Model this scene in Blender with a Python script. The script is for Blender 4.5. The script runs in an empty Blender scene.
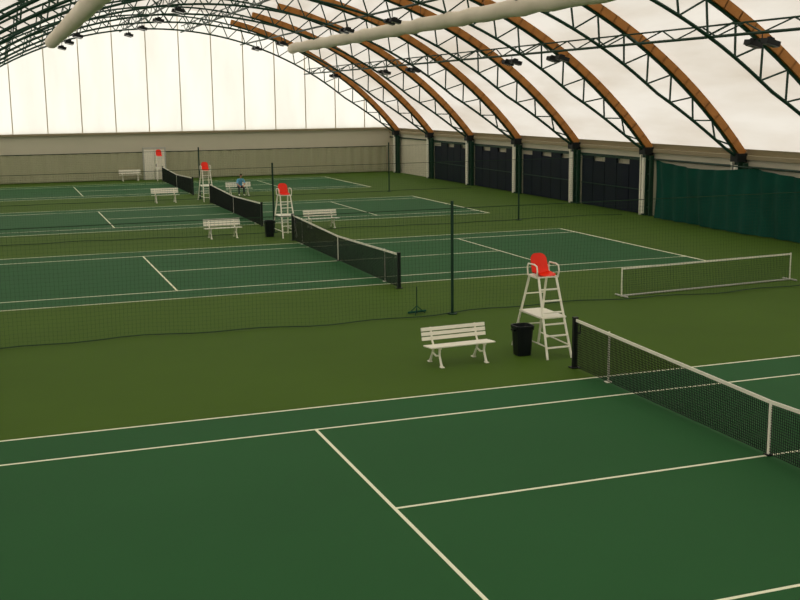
import bpy, bmesh, math, random
from mathutils import Vector, Matrix
random.seed(7)
scene=bpy.context.scene
try:
    scene.view_settings.view_transform='Standard'
    scene.view_settings.look='None'
except Exception: pass

# ------------------------------------------------------------ materials
def srgb(r,g,b):
    f=lambda c:(c/255/12.92) if c/255<=.04045 else ((c/255+.055)/1.055)**2.4
    return (f(r),f(g),f(b),1)
def mat(name,col,rough=.6,metal=0,noise=0,scale=4,col2=None,spec=.3,bump=0):
    m=bpy.data.materials.new(name); m.use_nodes=True
    nt=m.node_tree; b=nt.nodes['Principled BSDF']
    b.inputs['Base Color'].default_value=col; b.inputs['Roughness'].default_value=rough
    b.inputs['Metallic'].default_value=metal
    b.inputs['Specular IOR Level'].default_value=spec
    if noise or bump:
        tc=nt.nodes.new('ShaderNodeTexCoord'); n=nt.nodes.new('ShaderNodeTexNoise')
        n.inputs['Scale'].default_value=scale; n.inputs['Detail'].default_value=5
        nt.links.new(tc.outputs['Object'],n.inputs['Vector'])
        if noise:
            mx=nt.nodes.new('ShaderNodeMix'); mx.data_type='RGBA'
            c2=col2 or tuple(c*(1-noise) for c in col[:3])+(1,)
            mx.inputs[6].default_value=col; mx.inputs[7].default_value=c2
            nt.links.new(n.outputs['Fac'],mx.inputs[0]); nt.links.new(mx.outputs[2],b.inputs['Base Color'])
        if bump:
            bp=nt.nodes.new('ShaderNodeBump'); bp.inputs['Strength'].default_value=bump
            nt.links.new(n.outputs['Fac'],bp.inputs['Height']); nt.links.new(bp.outputs['Normal'],b.inputs['Normal'])
    return m
M={}
M['olive']=mat('floor_surround_olive',srgb(74,102,32),.75,noise=.22,scale=.35,spec=.08)
M['teal']=mat('court_acrylic_green',srgb(42,93,50),.7,noise=.2,scale=.3,spec=.10)
M['line']=mat('line_paint_white',srgb(240,240,210),.6)
M['white']=mat('white_painted',srgb(244,240,224),.4)
M['cream']=mat('cream_duct_fabric',srgb(234,224,204),.8,noise=.12,scale=2)
M['steel']=mat('green_painted_steel',srgb(18,54,38),.5)
M['steel_d']=mat('dark_steel',srgb(16,22,22),.5)
M['wood']=mat('orange_brown_glulam',srgb(186,122,54),.6,noise=.4,scale=3)
M['red']=mat('red_plastic',srgb(244,46,14),.35)
M['black']=mat('black_plastic',srgb(12,18,22),.4)
M['net']=mat('net_cord_dark',srgb(14,24,18),.8)
M['divnet']=mat('divider_net_cord',srgb(34,62,38),.8)
M['wall']=mat('wall_paint_beige',srgb(212,206,184),.8,noise=.08,scale=1)
M['wall_low']=mat('backdrop_greygreen',srgb(182,180,150),.85,noise=.12,scale=.8)
M['trim']=mat('trim_tan',srgb(156,144,116),.7)
M['seam']=mat('membrane_seam_tan',srgb(205,195,168),.8)
M['teal_curtain']=mat('teal_curtain',srgb(12,82,68),.7,noise=.5,scale=1.0,spec=.15)
M['navy']=mat('navy_panel',srgb(18,28,44),.6,noise=.5,scale=.8,spec=.15)
M['lamp_glass']=mat('lamp_glass',srgb(120,125,125),.15)
M['skin']=mat('skin',srgb(205,150,120),.5)
M['shirt']=mat('shirt_lightblue',srgb(120,195,240),.8)
M['trouser']=mat('trousers_dark',srgb(40,44,60),.8)
M['hair']=mat('hair_brown',srgb(50,34,24),.8)
M['grey']=mat('strap_grey',srgb(190,190,180),.6)

def membrane(name,col,dirt,scale,rough_amt):
    m=bpy.data.materials.new(name); m.use_nodes=True; nt=m.node_tree; nt.nodes.clear()
    out=nt.nodes.new('ShaderNodeOutputMaterial'); tr=nt.nodes.new('ShaderNodeBsdfTranslucent')
    df=nt.nodes.new('ShaderNodeBsdfDiffuse'); mx=nt.nodes.new('ShaderNodeMixShader')
    mx.inputs[0].default_value=.35
    tc=nt.nodes.new('ShaderNodeTexCoord'); mp=nt.nodes.new('ShaderNodeMapping'); mp.inputs['Scale'].default_value=scale
    n=nt.nodes.new('ShaderNodeTexNoise'); n.inputs['Scale'].default_value=1; n.inputs['Detail'].default_value=6
    rp=nt.nodes.new('ShaderNodeValToRGB'); rp.color_ramp.elements[0].position=.38; rp.color_ramp.elements[1].position=.72
    rp.color_ramp.elements[0].color=col; rp.color_ramp.elements[1].color=dirt
    L=nt.links.new
    L(tc.outputs['Object'],mp.inputs[0]); L(mp.outputs[0],n.inputs['Vector']); L(n.outputs['Fac'],rp.inputs[0])
    L(rp.outputs[0],tr.inputs[0]); L(rp.outputs[0],df.inputs[0]); L(tr.outputs[0],mx.inputs[1]); L(df.outputs[0],mx.inputs[2]); L(mx.outputs[0],out.inputs[0])
    return m
M['roof']=membrane('membrane_roof',(.550,.525,.490,1),(.44,.395,.34,1),(.5,.12,.5),0)
M['gable']=membrane('membrane_gable',(.655,.645,.595,1),(.59,.575,.52,1),(.6,.5,.15),0)

# ------------------------------------------------------------ mesh builder
class MB:
    def __init__(s): s.v=[];s.f=[];s.mi=[];s.mats=[]
    def m(s,k):
        if k not in s.mats: s.mats.append(k)
        return s.mats.index(k)
    def quad(s,pts,k):
        b=len(s.v); s.v+= [tuple(p) for p in pts]; s.f.append(tuple(range(b,b+len(pts)))); s.mi.append(s.m(k))
    def box(s,c,d,k,rot=None):
        b=len(s.v); c=Vector(c)
        for x in(-.5,.5):
            for y in(-.5,.5):
                for z in(-.5,.5):
                    p=Vector((x*d[0],y*d[1],z*d[2]))
                    if rot: p=rot@p
                    s.v.append(tuple(c+p))
        for q in((0,1,3,2),(4,6,7,5),(0,4,5,1),(2,3,7,6),(0,2,6,4),(1,5,7,3)):
            s.f.append(tuple(b+i for i in q)); s.mi.append(s.m(k))
    def beam(s,p0,p1,w,h,k,up=(0,0,1)):
        p0=Vector(p0);p1=Vector(p1);d=(p1-p0);L=d.length;d.normalize();u=Vector(up).normalized()
        if abs(d.dot(u))>.99: u=Vector((0,1,0))
        r=d.cross(u).normalized();u=r.cross(d)
        R=Matrix((r,d,u)).transposed()
        s.box((p0+p1)/2,(w,L,h),k,R)
    def tube(s,pts,r,k,n=6,caps=True,closed=False):
        pts=[Vector(p) for p in pts]; b=len(s.v); N=len(pts); mi=s.m(k); pr=None
        for i,p in enumerate(pts):
            t=(pts[min(i+1,N-1)]-pts[max(i-1,0)]).normalized()
            if pr is None:
                a=Vector((0,0,1)) if abs(t.z)<.9 else Vector((0,1,0)); x=t.cross(a).normalized()
            else: x=(pr-t*pr.dot(t)).normalized()
            pr=x; y=t.cross(x); rr=r[i] if isinstance(r,(list,tuple)) else r
            for j in range(n):
                a=2*math.pi*j/n; s.v.append(tuple(p+x*math.cos(a)*rr+y*math.sin(a)*rr))
        for i in range(N-1):
            for j in range(n):
                s.f.append((b+i*n+j,b+i*n+(j+1)%n,b+(i+1)*n+(j+1)%n,b+(i+1)*n+j)); s.mi.append(mi)
        if caps:
            s.f.append(tuple(b+j for j in range(n))[::-1]); s.mi.append(mi)
            s.f.append(tuple(b+(N-1)*n+j for j in range(n))); s.mi.append(mi)
    def grid(s,fn,nu,nv,k):
        b=len(s.v); mi=s.m(k)
        for i in range(nu+1):
            for j in range(nv+1): s.v.append(tuple(fn(i/nu,j/nv)))
        for i in range(nu):
            for j in range(nv):
                s.f.append((b+i*(nv+1)+j,b+(i+1)*(nv+1)+j,b+(i+1)*(nv+1)+j+1,b+i*(nv+1)+j+1)); s.mi.append(mi)
    def obj(s,name,loc=(0,0,0),rz=0,smooth=False,bevel=0,parent=None):
        me=bpy.data.meshes.new(name); me.from_pydata(s.v,[],s.f)
        for k in s.mats: me.materials.append(M[k])
        for i,p in enumerate(me.polygons): p.material_index=s.mi[i]; p.use_smooth=smooth
        me.update()
        o=bpy.data.objects.new(name,me); bpy.context.collection.objects.link(o)
        o.location=loc; o.rotation_euler=(0,0,rz)
        if bevel:
            bm=o.modifiers.new('bevel','BEVEL'); bm.width=bevel; bm.segments=2; bm.limit_method='ANGLE'
        if parent: o.parent=parent
        return o

# ------------------------------------------------------------ dimensions
Y0,Y1=-20.5,70.4; HX=18.6; WH=3.2
PITCH=7.14; ARCHES=[25.4+PITCH*k for k in range(-6,7)]
COURTS=[0,23.82,42.30,61.0]
D=5.485;S=4.115

# floor
b=MB(); b.box(((0),(Y0+Y1)/2,-.1),(2*HX+.6,Y1-Y0+.6,.2),'olive'); b.obj('floor')
for i,cy in enumerate(COURTS):
    b=MB(); b.box((0,cy,.002),(23.77,10.97,.004),'teal')
    z=.006;w=.055;t=.004
    for y in(-D,D,-S,S): b.box((0,cy+y,z),(23.77+w,w,t),'line')
    for x in(-11.885,11.885): b.box((x,cy,z+.0005),(w*1.6,10.97,t),'line')
    for x in(-6.4,6.4): b.box((x,cy,z+.0005),(w,2*S,t),'line')
    b.box((0,cy,z+.001),(12.8,w,t),'line')
    for x in(-11.79,11.79): b.box((x,cy,z+.001),(.1,w,t),'line')
    b.obj('tennis_court_markings')

# walls
b=MB(); b.box((HX+.1,(Y0+Y1)/2,WH/2),(.2,Y1-Y0,WH),'wall'); b.obj('wall_right')
b=MB(); b.box((-HX-.1,(Y0+Y1)/2,WH/2),(.2,Y1-Y0,WH),'wall'); b.obj('wall_left')
b=MB(); b.box((0,Y1+.1,1.75),(2*HX+.4,.2,3.5),'wall')
b.obj('wall_back')
b=MB(); b.box((0,Y0-.1,1.75),(2*HX+.4,.2,3.5),'wall'); b.obj('wall_front')
b=MB(); b.box((0,Y1-.1,3.42),(2*HX,.2,.16),'trim'); b.obj('trim_1')
b=MB(); b.box((HX-.06,(Y0+Y1)/2,3.12),(.16,Y1-Y0,.16),'trim'); b.box((HX-.05,(Y0+Y1)/2,2.72),(.1,Y1-Y0,.08),'steel'); b.obj('trim_2')
b=MB(); b.box((-HX+.06,(Y0+Y1)/2,3.12),(.16,Y1-Y0,.16),'trim'); b.obj('trim_3')
# backdrop curtain on back wall
b=MB(); b.grid(lambda u,v:(-18.3+36.4*u,Y1-.25+.04*math.sin(u*300),.05+1.95*v),240,2,'wall_low')
b.tube([(-18.3,Y1-.25,2.02),(18.1,Y1-.25,2.02)],.03,'steel'); b.obj('backdrop_curtain')
# door
b=MB()
b.box((0,0,1.1),(1.5,.06,2.2),'white'); b.box((-.8,0,1.15),(.1,.12,2.3),'grey'); b.box((.8,0,1.15),(.1,.12,2.3),'grey'); b.box((0,0,2.32),(1.7,.12,.1),'grey')
b.box((0,-.04,1.1),(.03,.04,2.2),'grey'); b.box((.1,-.06,1.05),(.04,.05,.2),'steel_d')
b.obj('door_1',(-.2,Y1-.4,0))

# ------------------------------------------------------------ arch geometry
def circ(h,foot_x,foot_z,rise_z):
    s=rise_z-foot_z; R=(foot_x**2+s*s)/(2*s); return R,rise_z-R
RI,ZI=circ(0,18.3,3.2,11.9)
amax=math.asin(18.3/RI)
def arc(t,off): # t in -1..1, off measured radially from the rib centre line
    a=t*amax; return Vector((math.sin(a)*(RI+off),0,ZI+math.cos(a)*(RI+off)))
LARC=RI*amax
def depth(t):
    s=(1-abs(t))*LARC
    return .14+.95*min(1,(s/5.0))**.75
def tX(X): # parameter where the lower chord passes X
    t=0
    for _ in range(20): t=math.asin(X/(RI-depth(t)))/amax
    return t
ROOF=.42
YS=Vector((0,1,0))
for y in ARCHES:
    b=MB(); N=60
    T=[-1+2*i/N for i in range(N+1)]
    inner=[arc(t,-depth(t))+YS*y for t in T]
    outer=[arc(t,-.10)+YS*y for t in T]
    b.tube(inner,.065,'steel'); b.tube(outer,.06,'steel')
    for i in range(N//2):
        k=2*i
        b.beam(inner[k],outer[k+1],.06,.06,'steel'); b.beam(outer[k+1],inner[k+2],.06,.06,'steel')
    # glulam rib carried on the outer chord of the right-hand haunch
    for i in range(N):
        p0=arc(T[i],.12)+YS*y;p1=arc(T[i+1],.12)+YS*y
        if min(p0.x,p1.x)<5.5: continue
        d=(p1-p0).normalized(); up=(p0+p1)/2-Vector((0,y,ZI))
        b.beam(p0-d*.02,p1+d*.02,.24,.34,'wood',up=up)
    for sx in(-1,1):
        b.box((sx*18.25,y,3.12),(.5,.5,.35),'steel_d')
        b.box((sx*18.3,y,1.5),(.28,.3,3.0),'steel')
        b.box((sx*18.12,y,1.45),(.1,.16,2.7),'white')
        b.box((sx*18.3,y-.42,1.45),(.2,.1,2.9),'steel'); b.box((sx*18.3,y+.42,1.45),(.2,.1,2.9),'white')
        for z in(.4,1.2,2.0,2.7): b.box((sx*18.3,y,z),(.12,.9,.06),'steel')
    b.obj('arch_truss')
# purlins
for X in(-11.5,-6.6,-2.2,2.2,6.6,11.5):
    t=tX(X)
    b=MB(); pi=arc(t,-depth(t));po=arc(t,-depth(t)+.45)
    b.tube([(pi.x,Y0+.3,pi.z),(pi.x,Y1-.3,pi.z)],.055,'steel')
    if abs(X) in(11.5,2.2):
        b.tube([(po.x,Y0+.3,po.z),(po.x,Y1-.3,po.z)],.035,'steel')
        n=int((Y1-Y0-.6)/1.19)
        for i in range(n):
            ya=Y0+.3+i*1.19; q0,q1=(pi,po) if i%2==0 else (po,pi)
            b.beam((q0.x,ya,q0.z),(q1.x,ya+1.19,q1.z),.04,.04,'steel')
    b.obj('roof_purlin')
# roof membrane
def roof(u,v):
    t=-1.0+2*u; y=Y0+(Y1-Y0)*v
    ph=(y-ARCHES[0])/PITCH
    bul=.30*(math.sin(math.pi*ph)**2)*(1-abs(t)**6)
    p=arc(t,ROOF+bul); return (p.x,y,p.z)
b=MB(); b.grid(roof,64,150,'roof'); b.obj('ceiling',smooth=True)
# eave closing strips
b=MB()
for sx in(-1,1):
    p=arc(sx,ROOF); b.quad([(sx*(HX+.2),Y0,3.0),(sx*(HX+.2),Y1,3.0),(p.x,Y1,p.z),(p.x,Y0,p.z)],'trim')
b.obj('trim_4')
# gables
for nm,y in(('wall_gable_back',Y1+.02),('wall_gable_front',Y0)):
    b=MB(); N=64; top=[arc(-1+2*i/N,ROOF+.32) for i in range(N+1)]
    for i in range(N):
        a,c=top[i],top[i+1]
        b.quad([(a.x,y,3.2),(c.x,y,3.2),(c.x,y,max(c.z,3.2)),(a.x,y,max(a.z,3.2))],'gable')
    x=-17.2
    while x<18:
        t=math.asin(x/(RI+.4))/amax
        if abs(t)<1:
            z=arc(t,ROOF).z; b.box((x,y-.03 if y>0 else y+.03,(3.4+z)/2),(.07,.03,z-3.4),'seam')
        x+=2.4
    b.obj(nm)

# ------------------------------------------------------------ side-wall dressings
def curtain(u,v):
    y=31.0+(Y0+1-31.0)*u; z=.04+2.72*v
    fold=.06*math.sin(u*310)+.05*math.sin(u*127+v*3)+.10*math.sin(u*41+v*1.5)*(1-.7*v)
    return (17.78+fold,y,z-.22*abs(math.sin(u*math.pi*7))*v)
b=MB(); b.grid(curtain,700,6,'teal_curtain'); b.tube([(17.8,31.1,2.78),(17.8,Y0+1,2.78)],.03,'steel'); b.obj('side_curtain',smooth=True)
for k in range(5):
    yb=ARCHES[7+k]
    ya=ARCHES[6+k]
    if yb<=33 : continue
    b=MB(); n=5; L=(yb-ya-1.2)
    for j in range(n):
        h=2.35+(.25 if (j+k)%2 else 0)
        b.box((18.45,ya+.6+L*(j+.5)/n,h/2+.03),(.08,L/n-.05,h),'navy')
    b.box((18.42,(ya+yb)/2,2.66),(.1,L,.06),'steel'); b.box((18.42,(ya+yb)/2,1.2),(.1,L,.04),'steel')
    b.obj('navy_wall_panel')

# ------------------------------------------------------------ tennis net
def tennis_net(cy):
    b=MB(); H=6.4
    top=lambda y:.914+(1.07-.914)*(abs(y)/H)
    n=int(2*H/.05); r=.0045
    for i in range(n+1):
        y=-H+2*H*i/n; b.beam((0,y,.03),(0,y,top(y)-.02),2*r,2*r,'net')
    rows=20
    for j in range(rows+1):
        f=j/rows; seg=8
        for k in range(seg):
            y0=-H+2*H*k/seg;y1=-H+2*H*(k+1)/seg
            b.beam((0,y0,.03+(top(y0)-.05)*f),(0,y1,.03+(top(y1)-.05)*f),2*r,2*r,'net')
    for k in range(12):
        y0=-H+2*H*k/12;y1=-H+2*H*(k+1)/12
        b.beam((0,y0,top(y0)-.03),(0,y1,top(y1)-.03),.022,.06,'white')
    b.tube([(0,-H,1.06),(0,0,.9),(0,H,1.06)],.006,'steel_d')
    b.box((0,0,.45),(.02,.055,.9),'white'); b.box((0,0,.012),(.1,.12,.02),'steel_d')
    for y in(-5.03,5.03):
        b.tube([(0.02,y,0),(0.02,y,1.05)],.018,'white',8); b.box((0.02,y,.01),(.12,.12,.015),'white')
    for y in(-H,H):
        b.box((0,y,.54),(.09,.09,1.08),'steel_d'); b.box((0,y,1.09),(.1,.1,.03),'steel_d'); b.box((0,y,.008),(.2,.2,.012),'steel_d')
    b.tube([(.07,H,.75),(.13,H,.75)],.03,'steel_d',8); b.tube([(.13,H,.75),(.13,H,.92)],.01,'steel_d',6)
    return b.obj('tennis_net',(0,cy,.009))
for c in COURTS: tennis_net(c)

# ------------------------------------------------------------ divider nets
def divider(y,sag):
    b=MB(); H=2.85
    bot=lambda x:.04+.03*math.sin(x*1.3)
    yy=lambda x,z:sag*math.sin(x*.55)*(1-z/H)+.12*math.sin(x*2.1)*(1-z/H)
    n=352
    for i in range(n+1):
        x=-17.4+34.8*i/n
        b.beam((x,yy(x,0),bot(x)),(x,yy(x,H),H),.0028,.0028,'divnet')
    for j in range(0,29):
        z=.04+(H-.04)*j/28
        b.tube([(x*.58,yy(x*.58,z),z) for x in range(-30,31)],.0017 if j else .016,'divnet',3)
    b.tube([(-17.45,0,H),(17.45,0,H)],.010,'divnet',5)
    for x in(-11.85,0,11.85):
        b.tube([(x,0,0),(x,0,3.05)],.042,'steel',8); b.tube([(x,0,0),(x,0,.03)],.14,'steel',10)
    return b.obj('divider_net',(-.08,y,0))
divider(13.0,.22); divider(33.2,.2); divider(51.6,.2)

# mini net
b=MB(); a=Vector((5.45,13.5,0)); c=Vector((11.8,14.0,0)); d=c-a
b.tube([a+Vector((0,0,.03)),c+Vector((0,0,.03))],.03,'grey',6)
for p in(a,c):
    b.tube([p,p+Vector((0,0,.86))],.022,'white',8)
    nrm=Vector((-d.y,d.x,0)).normalized()*.3; b.tube([p-nrm+Vector((0,0,.03)),p+nrm+Vector((0,0,.03))],.025,'grey',6)
b.beam(a+Vector((0,0,.82)),c+Vector((0,0,.82)),.02,.05,'white')
for f in(0,1): b.beam(a+d*f+Vector((0,0,.05)),a+d*f+Vector((0,0,.82)),.02,.04,'white')
n=110
for i in range(n+1):
    q=a+d*(i/n); b.beam(q+Vector((0,0,.05)),q+Vector((0,0,.82)),.005,.005,'divnet')
for j in range(12):
    z=Vector((0,0,.06+.065*j)); b.beam(a+z,c+z,.005,.005,'divnet')
b.obj('mini_tennis_net')

# ------------------------------------------------------------ umpire chair (front/ladder faces -Y)
def umpire_chair(loc,rz=0):
    b=MB(); w='white'; Z=1.73
    F=[(-.30,-.85,0),(.30,-.85,0)]; R=[(-.34,.85,0),(.34,.85,0)]
    FT=[(-.22,-.22,Z),(.22,-.22,Z)]; RT=[(-.22,.24,Z),(.22,.24,Z)]
    lerp=lambda p,q,t:tuple(p[i]+(q[i]-p[i])*t for i in range(3))
    for i in(0,1):
        b.tube([F[i],FT[i]],.028,w,8); b.tube([R[i],RT[i]],.028,w,8)
        b.tube([lerp(F[i],FT[i],.5),lerp(R[i],RT[i],.5)],.018,w,6)
        b.tube([lerp(F[i],FT[i],.16),lerp(R[i],RT[i],.16)],.016,w,6)
        b.tube([FT[i],RT[i]],.022,w,6)
        x=-.27 if i==0 else .27
        b.tube([(x,.22,Z+.02),(x,.25,Z+.22),(x,.2,Z+.29),(x,-.1,Z+.30),(x,-.22,Z+.27),(x,-.25,Z+.16),(x,-.2,Z+.0)],.018,w,8)
    for k in range(1,7):
        t=k/7; b.beam(lerp(F[0],FT[0],t),lerp(F[1],FT[1],t),.07,.025,w)
    b.tube([lerp(R[0],RT[0],.3),lerp(R[1],RT[1],.3)],.016,w,6)
    b.tube([lerp(R[0],RT[0],.75),lerp(R[1],RT[1],.75)],.016,w,6)
    z=.5; pf=lerp(F[0],FT[0],z);pr=lerp(R[0],RT[0],z)
    b.box((0,(pf[1]+pr[1])/2-.0,Z*z+.02),(.6,abs(pr[1]-pf[1])+.06,.03),w)
    b.box((0,.01,Z+.02),(.5,.5,.03),w)
    def shell(u,v):
        x=(u-.5)
        if v<.5:
            s=v/.5; y=-.24+.42*s; zz=Z+.06+.05*(2*x)**2+.03*(1-s)**2*-1; ww=.40+.02*s
        else:
            s=(v-.5)/.5; y=.18+.10*s; zz=Z+.06+.05*(2*x)**2*(1-s)+.44*s-(.10*(2*x)**4*s); ww=.42-.03*s
            y-=.05*(2*x)**2
        return (x*ww,y,zz)
    b.grid(shell,12,16,'red')
    b.grid(lambda u,v:tuple(a+c for a,c in zip(shell(u,v),(0,.022 if v>.5 else 0,-.022 if v<=.5 else 0))),12,16,'red')
    return b.obj('umpire_chair',loc,rz)
for (x,y) in((.10,8.1),(.08,31.9),(.06,50.35),(.0,68.9)): umpire_chair((x,y,0))

# ------------------------------------------------------------ bench (sitter faces -Y)
def bench(loc,rz=0):
    b=MB(); w='white'; L=1.56
    for i,y in enumerate((-.25,-.14,-.03,.08)):
        b.box((0,y,.44-.008*i),(L,.085,.028),w)
    ang=math.radians(-14)
    Rm=Matrix.Rotation(ang,3,'X')
    for i,z in enumerate((.55,.65,.75)):
        b.box((0,.17+.25*(z-.45),z),(L,.024,.08),w,Rm)
    for x in(-.54,.54):
        b.tube([(x,-.32,.0),(x,-.27,.1),(x,-.2,.25),(x,-.22,.4)],[.035,.028,.026,.03],w,8)
        b.tube([(x,.30,.0),(x,.24,.1),(x,.14,.25),(x,.10,.4)],[.035,.028,.026,.03],w,8)
        b.tube([(x,-.2,.24),(x,-.03,.2),(x,.14,.24)],.022,w,8)
        b.box((x,-.06,.405),(.05,.42,.04),w)
        b.tube([(x,.10,.4),(x,.17,.5),(x,.27,.79)],.024,w,8)
        b.tube([(x,-.27,.42),(x,-.27,.44)],.02,w,8)
        for y in(-.33,.31): b.box((x,y,.012),(.08,.12,.024),w)
    return b.obj('garden_bench',loc,rz,bevel=.006)
bench((-2.10,7.85,0),math.radians(3)); bench((-2.5,32.4,0)); bench((-2.3,50.4,0)); bench((-2.1,69.3,0))
bench((2.35,34.2,0)); bench((2.55,53.1,0))

# ------------------------------------------------------------ bins
def bin_(loc):
    b=MB()
    secs=[(0,.16),(.02,.17),(.62,.205),(.62,.225),(.69,.225),(.69,.20),(.62,.19),(.04,.155)]
    n=20; base=len(b.v); mi=b.m('black')
    for z,r in secs:
        for j in range(n):
            a=2*math.pi*j/n; c,s_=math.cos(a),math.sin(a); q=(abs(c)**5+abs(s_)**5)**(-1/5)
            b.v.append((c*r*q,s_*r*q,z))
    for i in range(len(secs)-1):
        for j in range(n): b.f.append((base+i*n+j,base+i*n+(j+1)%n,base+(i+1)*n+(j+1)%n,base+(i+1)*n+j)); b.mi.append(mi)
    b.f.append(tuple(base+j for j in range(n))[::-1]); b.mi.append(mi)
    e=(len(secs)-1)*n; b.f.append(tuple(base+e+j for j in range(n))); b.mi.append(mi)
    for x in(-.235,.235): b.box((x,0,.59),(.04,.16,.04),'black')
    return b.obj('waste_bin',loc)
bin_((-.48,7.95,0)); bin_((-.58,31.95,0))

# small teal folded stand near divider
b=MB()
b.tube([(0,0,.02),(0,0,.75)],.015,'steel',6)
for a in range(3):
    t=a*2.1; b.tube([(0,0,.22),(.25*math.cos(t),.25*math.sin(t),.0)],.012,'teal_curtain',6)
b.tube([(-.25,0,.05),(.3,.1,.05)],.03,'teal_curtain',8)
b.obj('folding_stand',(-.95,13.4,0))

# ------------------------------------------------------------ ducts
def duct(X,Z,ya,yb,name='heating_duct'):
    b=MB(); n=int((yb-ya)/1.2); pts=[(X,ya+(yb-ya)*i/n,Z+.04*math.sin(i*2.6)) for i in range(n+1)]
    b.tube(pts,.33,'cream',14)
    for i in range(0,n+1,6): b.tube([pts[i],(X,pts[i][1],Z+1.0)],.012,'steel_d',4)
    b.obj(name,smooth=True)
duct(7.95,9.12,0,60.0); duct(-8.0,8.95,10,51)

# ------------------------------------------------------------ floodlights
def floodlight(X,y,drop=.35):
    t=tX(X); p=arc(t,-depth(t))
    b=MB()
    b.tube([(0,0,0),(0,0,-drop)],.02,'steel_d',6); b.beam((0,-.5,-drop),(0,.5,-drop),.05,.05,'steel_d')
    for s_ in(-1,1):
        R=Matrix.Rotation(.25,3,'Y')
        b.box((0,s_*.42,-drop-.13),(.5,.34,.16),'steel_d',R); b.box((0,s_*.42,-drop-.225),(.42,.28,.02),'lamp_glass',R)
        b.box((0,s_*.42,-drop-.02),(.2,.12,.1),'steel_d',R)
    b.obj('floodlight_pair',(p.x,y,p.z-.05))
for y in(15.5,29,33.5,46.5,51.5,62): floodlight(11.5,y,.15)
for y in(36.2,43.4,57.5,64.7): floodlight(6.6,y)
for y in(43.4,50.5,57.6,64.8): floodlight(-2.2,y)
for y in(50.5,57.6,64.8): floodlight(-6.6,y)

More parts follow.
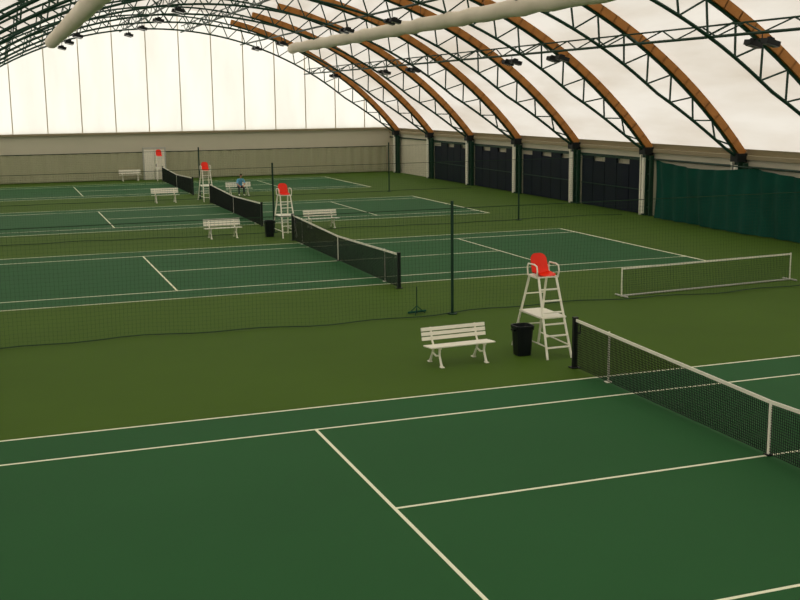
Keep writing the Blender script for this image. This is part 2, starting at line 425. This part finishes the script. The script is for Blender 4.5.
# ------------------------------------------------------------ seated person leaning forward
def person(loc,rz=0):
    J={'pel':(0,0,.55,.135,.12),'waist':(0,-.07,.72,.125,.10),'chest':(0,-.20,.90,.15,.11),'neck':(0,-.31,1.06,.06,.06),'headb':(0,-.35,1.13,.055,.055),
     'shl':(-.17,-.24,1.0,.06,.06),'ell':(-.24,-.32,.74,.045,.045),'wrl':(-.13,-.48,.62,.03,.03),
     'shr':(.17,-.24,1.0,.06,.06),'elr':(.24,-.32,.74,.045,.045),'wrr':(.13,-.48,.62,.03,.03),
     'hil':(-.1,-.02,.53,.1,.1),'knl':(-.15,-.45,.52,.06,.06),'anl':(-.15,-.42,.09,.04,.04),'tol':(-.16,-.60,.04,.035,.03),
     'hir':(.1,-.02,.53,.1,.1),'knr':(.15,-.45,.52,.06,.06),'anr':(.15,-.42,.09,.04,.04),'tor':(.16,-.60,.04,.035,.03)}
    names=list(J); E=[('pel','waist'),('waist','chest'),('chest','neck'),('neck','headb'),('chest','shl'),('shl','ell'),('ell','wrl'),('chest','shr'),('shr','elr'),('elr','wrr'),
      ('pel','hil'),('hil','knl'),('knl','anl'),('anl','tol'),('pel','hir'),('hir','knr'),('knr','anr'),('anr','tor')]
    V=[J[n][:3] for n in names]; R=[J[n][3:] for n in names]; ed=[(names.index(a),names.index(c)) for a,c in E]
    emat=[]
    for a,c in E:
        if c=='headb' or c in('wrl','wrr'): emat.append('skin')
        elif c in('hil','knl','anl','hir','knr','anr'): emat.append('trouser')
        elif c in('tol','tor'): emat.append('white')
        else: emat.append('shirt')
    for sx,wn in((-1,'wrl'),(1,'wrr')):
        w=Vector(J[wn][:3]); wi=names.index(wn)
        pc=len(V); V.append(tuple(w+Vector((-sx*.03,-.05,-.02)))); R.append((.035,.02)); ed.append((wi,pc)); emat.append('skin')
        for k,(dx,l) in enumerate(((-.03,.07),(-.01,.08),(.01,.075),(.03,.06))):
            q=len(V); V.append(tuple(w+Vector((-sx*.03+dx,-.09,-.03)))); R.append((.009,.009))
            V.append(tuple(w+Vector((-sx*.03+dx,-.09-l*.5,-.05)))); R.append((.008,.008))
            V.append(tuple(w+Vector((-sx*.03+dx,-.09-l*.7,-.09)))); R.append((.007,.007))
            ed+= [(pc,q),(q,q+1),(q+1,q+2)]; emat+=['skin']*3
        q=len(V); V.append(tuple(w+Vector((-sx*.075,-.06,-.01)))); R.append((.01,.01)); V.append(tuple(w+Vector((-sx*.09,-.10,-.02)))); R.append((.008,.008))
        ed+=[(pc,q),(q,q+1)]; emat+=['skin']*2
    me=bpy.data.meshes.new('body_src'); me.from_pydata(V,ed,[]); o=bpy.data.objects.new('body_src',me); bpy.context.collection.objects.link(o)
    o.modifiers.new('skin','SKIN')
    sv=me.skin_vertices[0].data
    for i,r in enumerate(R): sv[i].radius=r; sv[i].use_root=(i==0)
    s=o.modifiers.new('sub','SUBSURF'); s.levels=2; s.render_levels=2
    dg=bpy.context.evaluated_depsgraph_get(); m2=bpy.data.meshes.new_from_object(o.evaluated_get(dg)); bpy.data.objects.remove(o)
    m2.materials.clear(); keys=['shirt','trouser','skin','white']
    for k in keys: m2.materials.append(M[k])
    for p in m2.polygons:
        c=p.center; best=1e9;bi=0
        for i,(a,d_) in enumerate(ed):
            A=Vector(V[a]);B=Vector(V[d_]);ab=B-A;t=max(0,min(1,(c-A).dot(ab)/max(ab.length_squared,1e-9))); dd=(c-A-ab*t).length-(R[a][0]*(1-t)+R[d_][0]*t)
            if dd<best: best=dd;bi=i
        p.material_index=keys.index(emat[bi]); p.use_smooth=True
    root=bpy.data.objects.new('seated_person',None); bpy.context.collection.objects.link(root); root.location=loc; root.rotation_euler=(0,0,rz)
    body=bpy.data.objects.new('body',m2); bpy.context.collection.objects.link(body); body.parent=root
    hb=bmesh.new(); bmesh.ops.create_uvsphere(hb,u_segments=24,v_segments=16,radius=1)
    for v in hb.verts:
        x,y,z=v.co; wz=1-.22*max(0,-z)
        v.co=Vector((x*.078*wz,y*.095*(1-.1*max(0,-z)),z*.118))
        if y<-.9 and abs(x)<.25 and -.35<z<.1: v.co.y-=.022
    hm=bpy.data.meshes.new('head'); hb.to_mesh(hm); hb.free(); hm.materials.append(M['skin']); hm.materials.append(M['hair'])
    for p in hm.polygons:
        c=p.center; p.use_smooth=True
        if c.z>.055 or (c.y>.02 and c.z>-.05): p.material_index=1
    h=bpy.data.objects.new('head',hm); bpy.context.collection.objects.link(h); h.parent=root; h.location=(0,-.39,1.23); h.rotation_euler=(.35,0,0)
    b=MB()
    for sx in(-1,1):
        b.box((sx*.079,0,-.005),(.014,.035,.055),'skin'); b.box((sx*.03,-.088,.012),(.024,.012,.012),'white'); b.box((sx*.03,-.093,.012),(.01,.008,.011),'hair')
    b.box((0,-.084,-.055),(.045,.012,.009),'red')
    b.obj('face_features',bevel=.003,parent=h)
person((2.6,53.0,0.01))

# ------------------------------------------------------------ world light (daylight through the membrane)
w=bpy.data.worlds.new('daylight'); scene.world=w; w.use_nodes=True
bg=w.node_tree.nodes['Background']; bg.inputs[0].default_value=(1,.975,.92,1); bg.inputs[1].default_value=2.4

# ------------------------------------------------------------ camera
f,C,yaw,pit,rol=1107.728,Vector((-11.38886,-14.08019,5.72798)),.34769,-.17984,-.01075
F=Vector((math.sin(yaw)*math.cos(pit),math.cos(yaw)*math.cos(pit),math.sin(pit)))
R=Vector((math.cos(yaw),-math.sin(yaw),0)); U=R.cross(F)
R2=R*math.cos(rol)+U*math.sin(rol); U2=U*math.cos(rol)-R*math.sin(rol)
cd=bpy.data.cameras.new('camera'); cd.sensor_width=36; cd.lens=f*36/800; cd.clip_end=400
co=bpy.data.objects.new('camera',cd); bpy.context.collection.objects.link(co)
Mx=Matrix((R2,U2,-F)).transposed().to_4x4(); Mx.translation=C; co.matrix_world=Mx
scene.camera=co
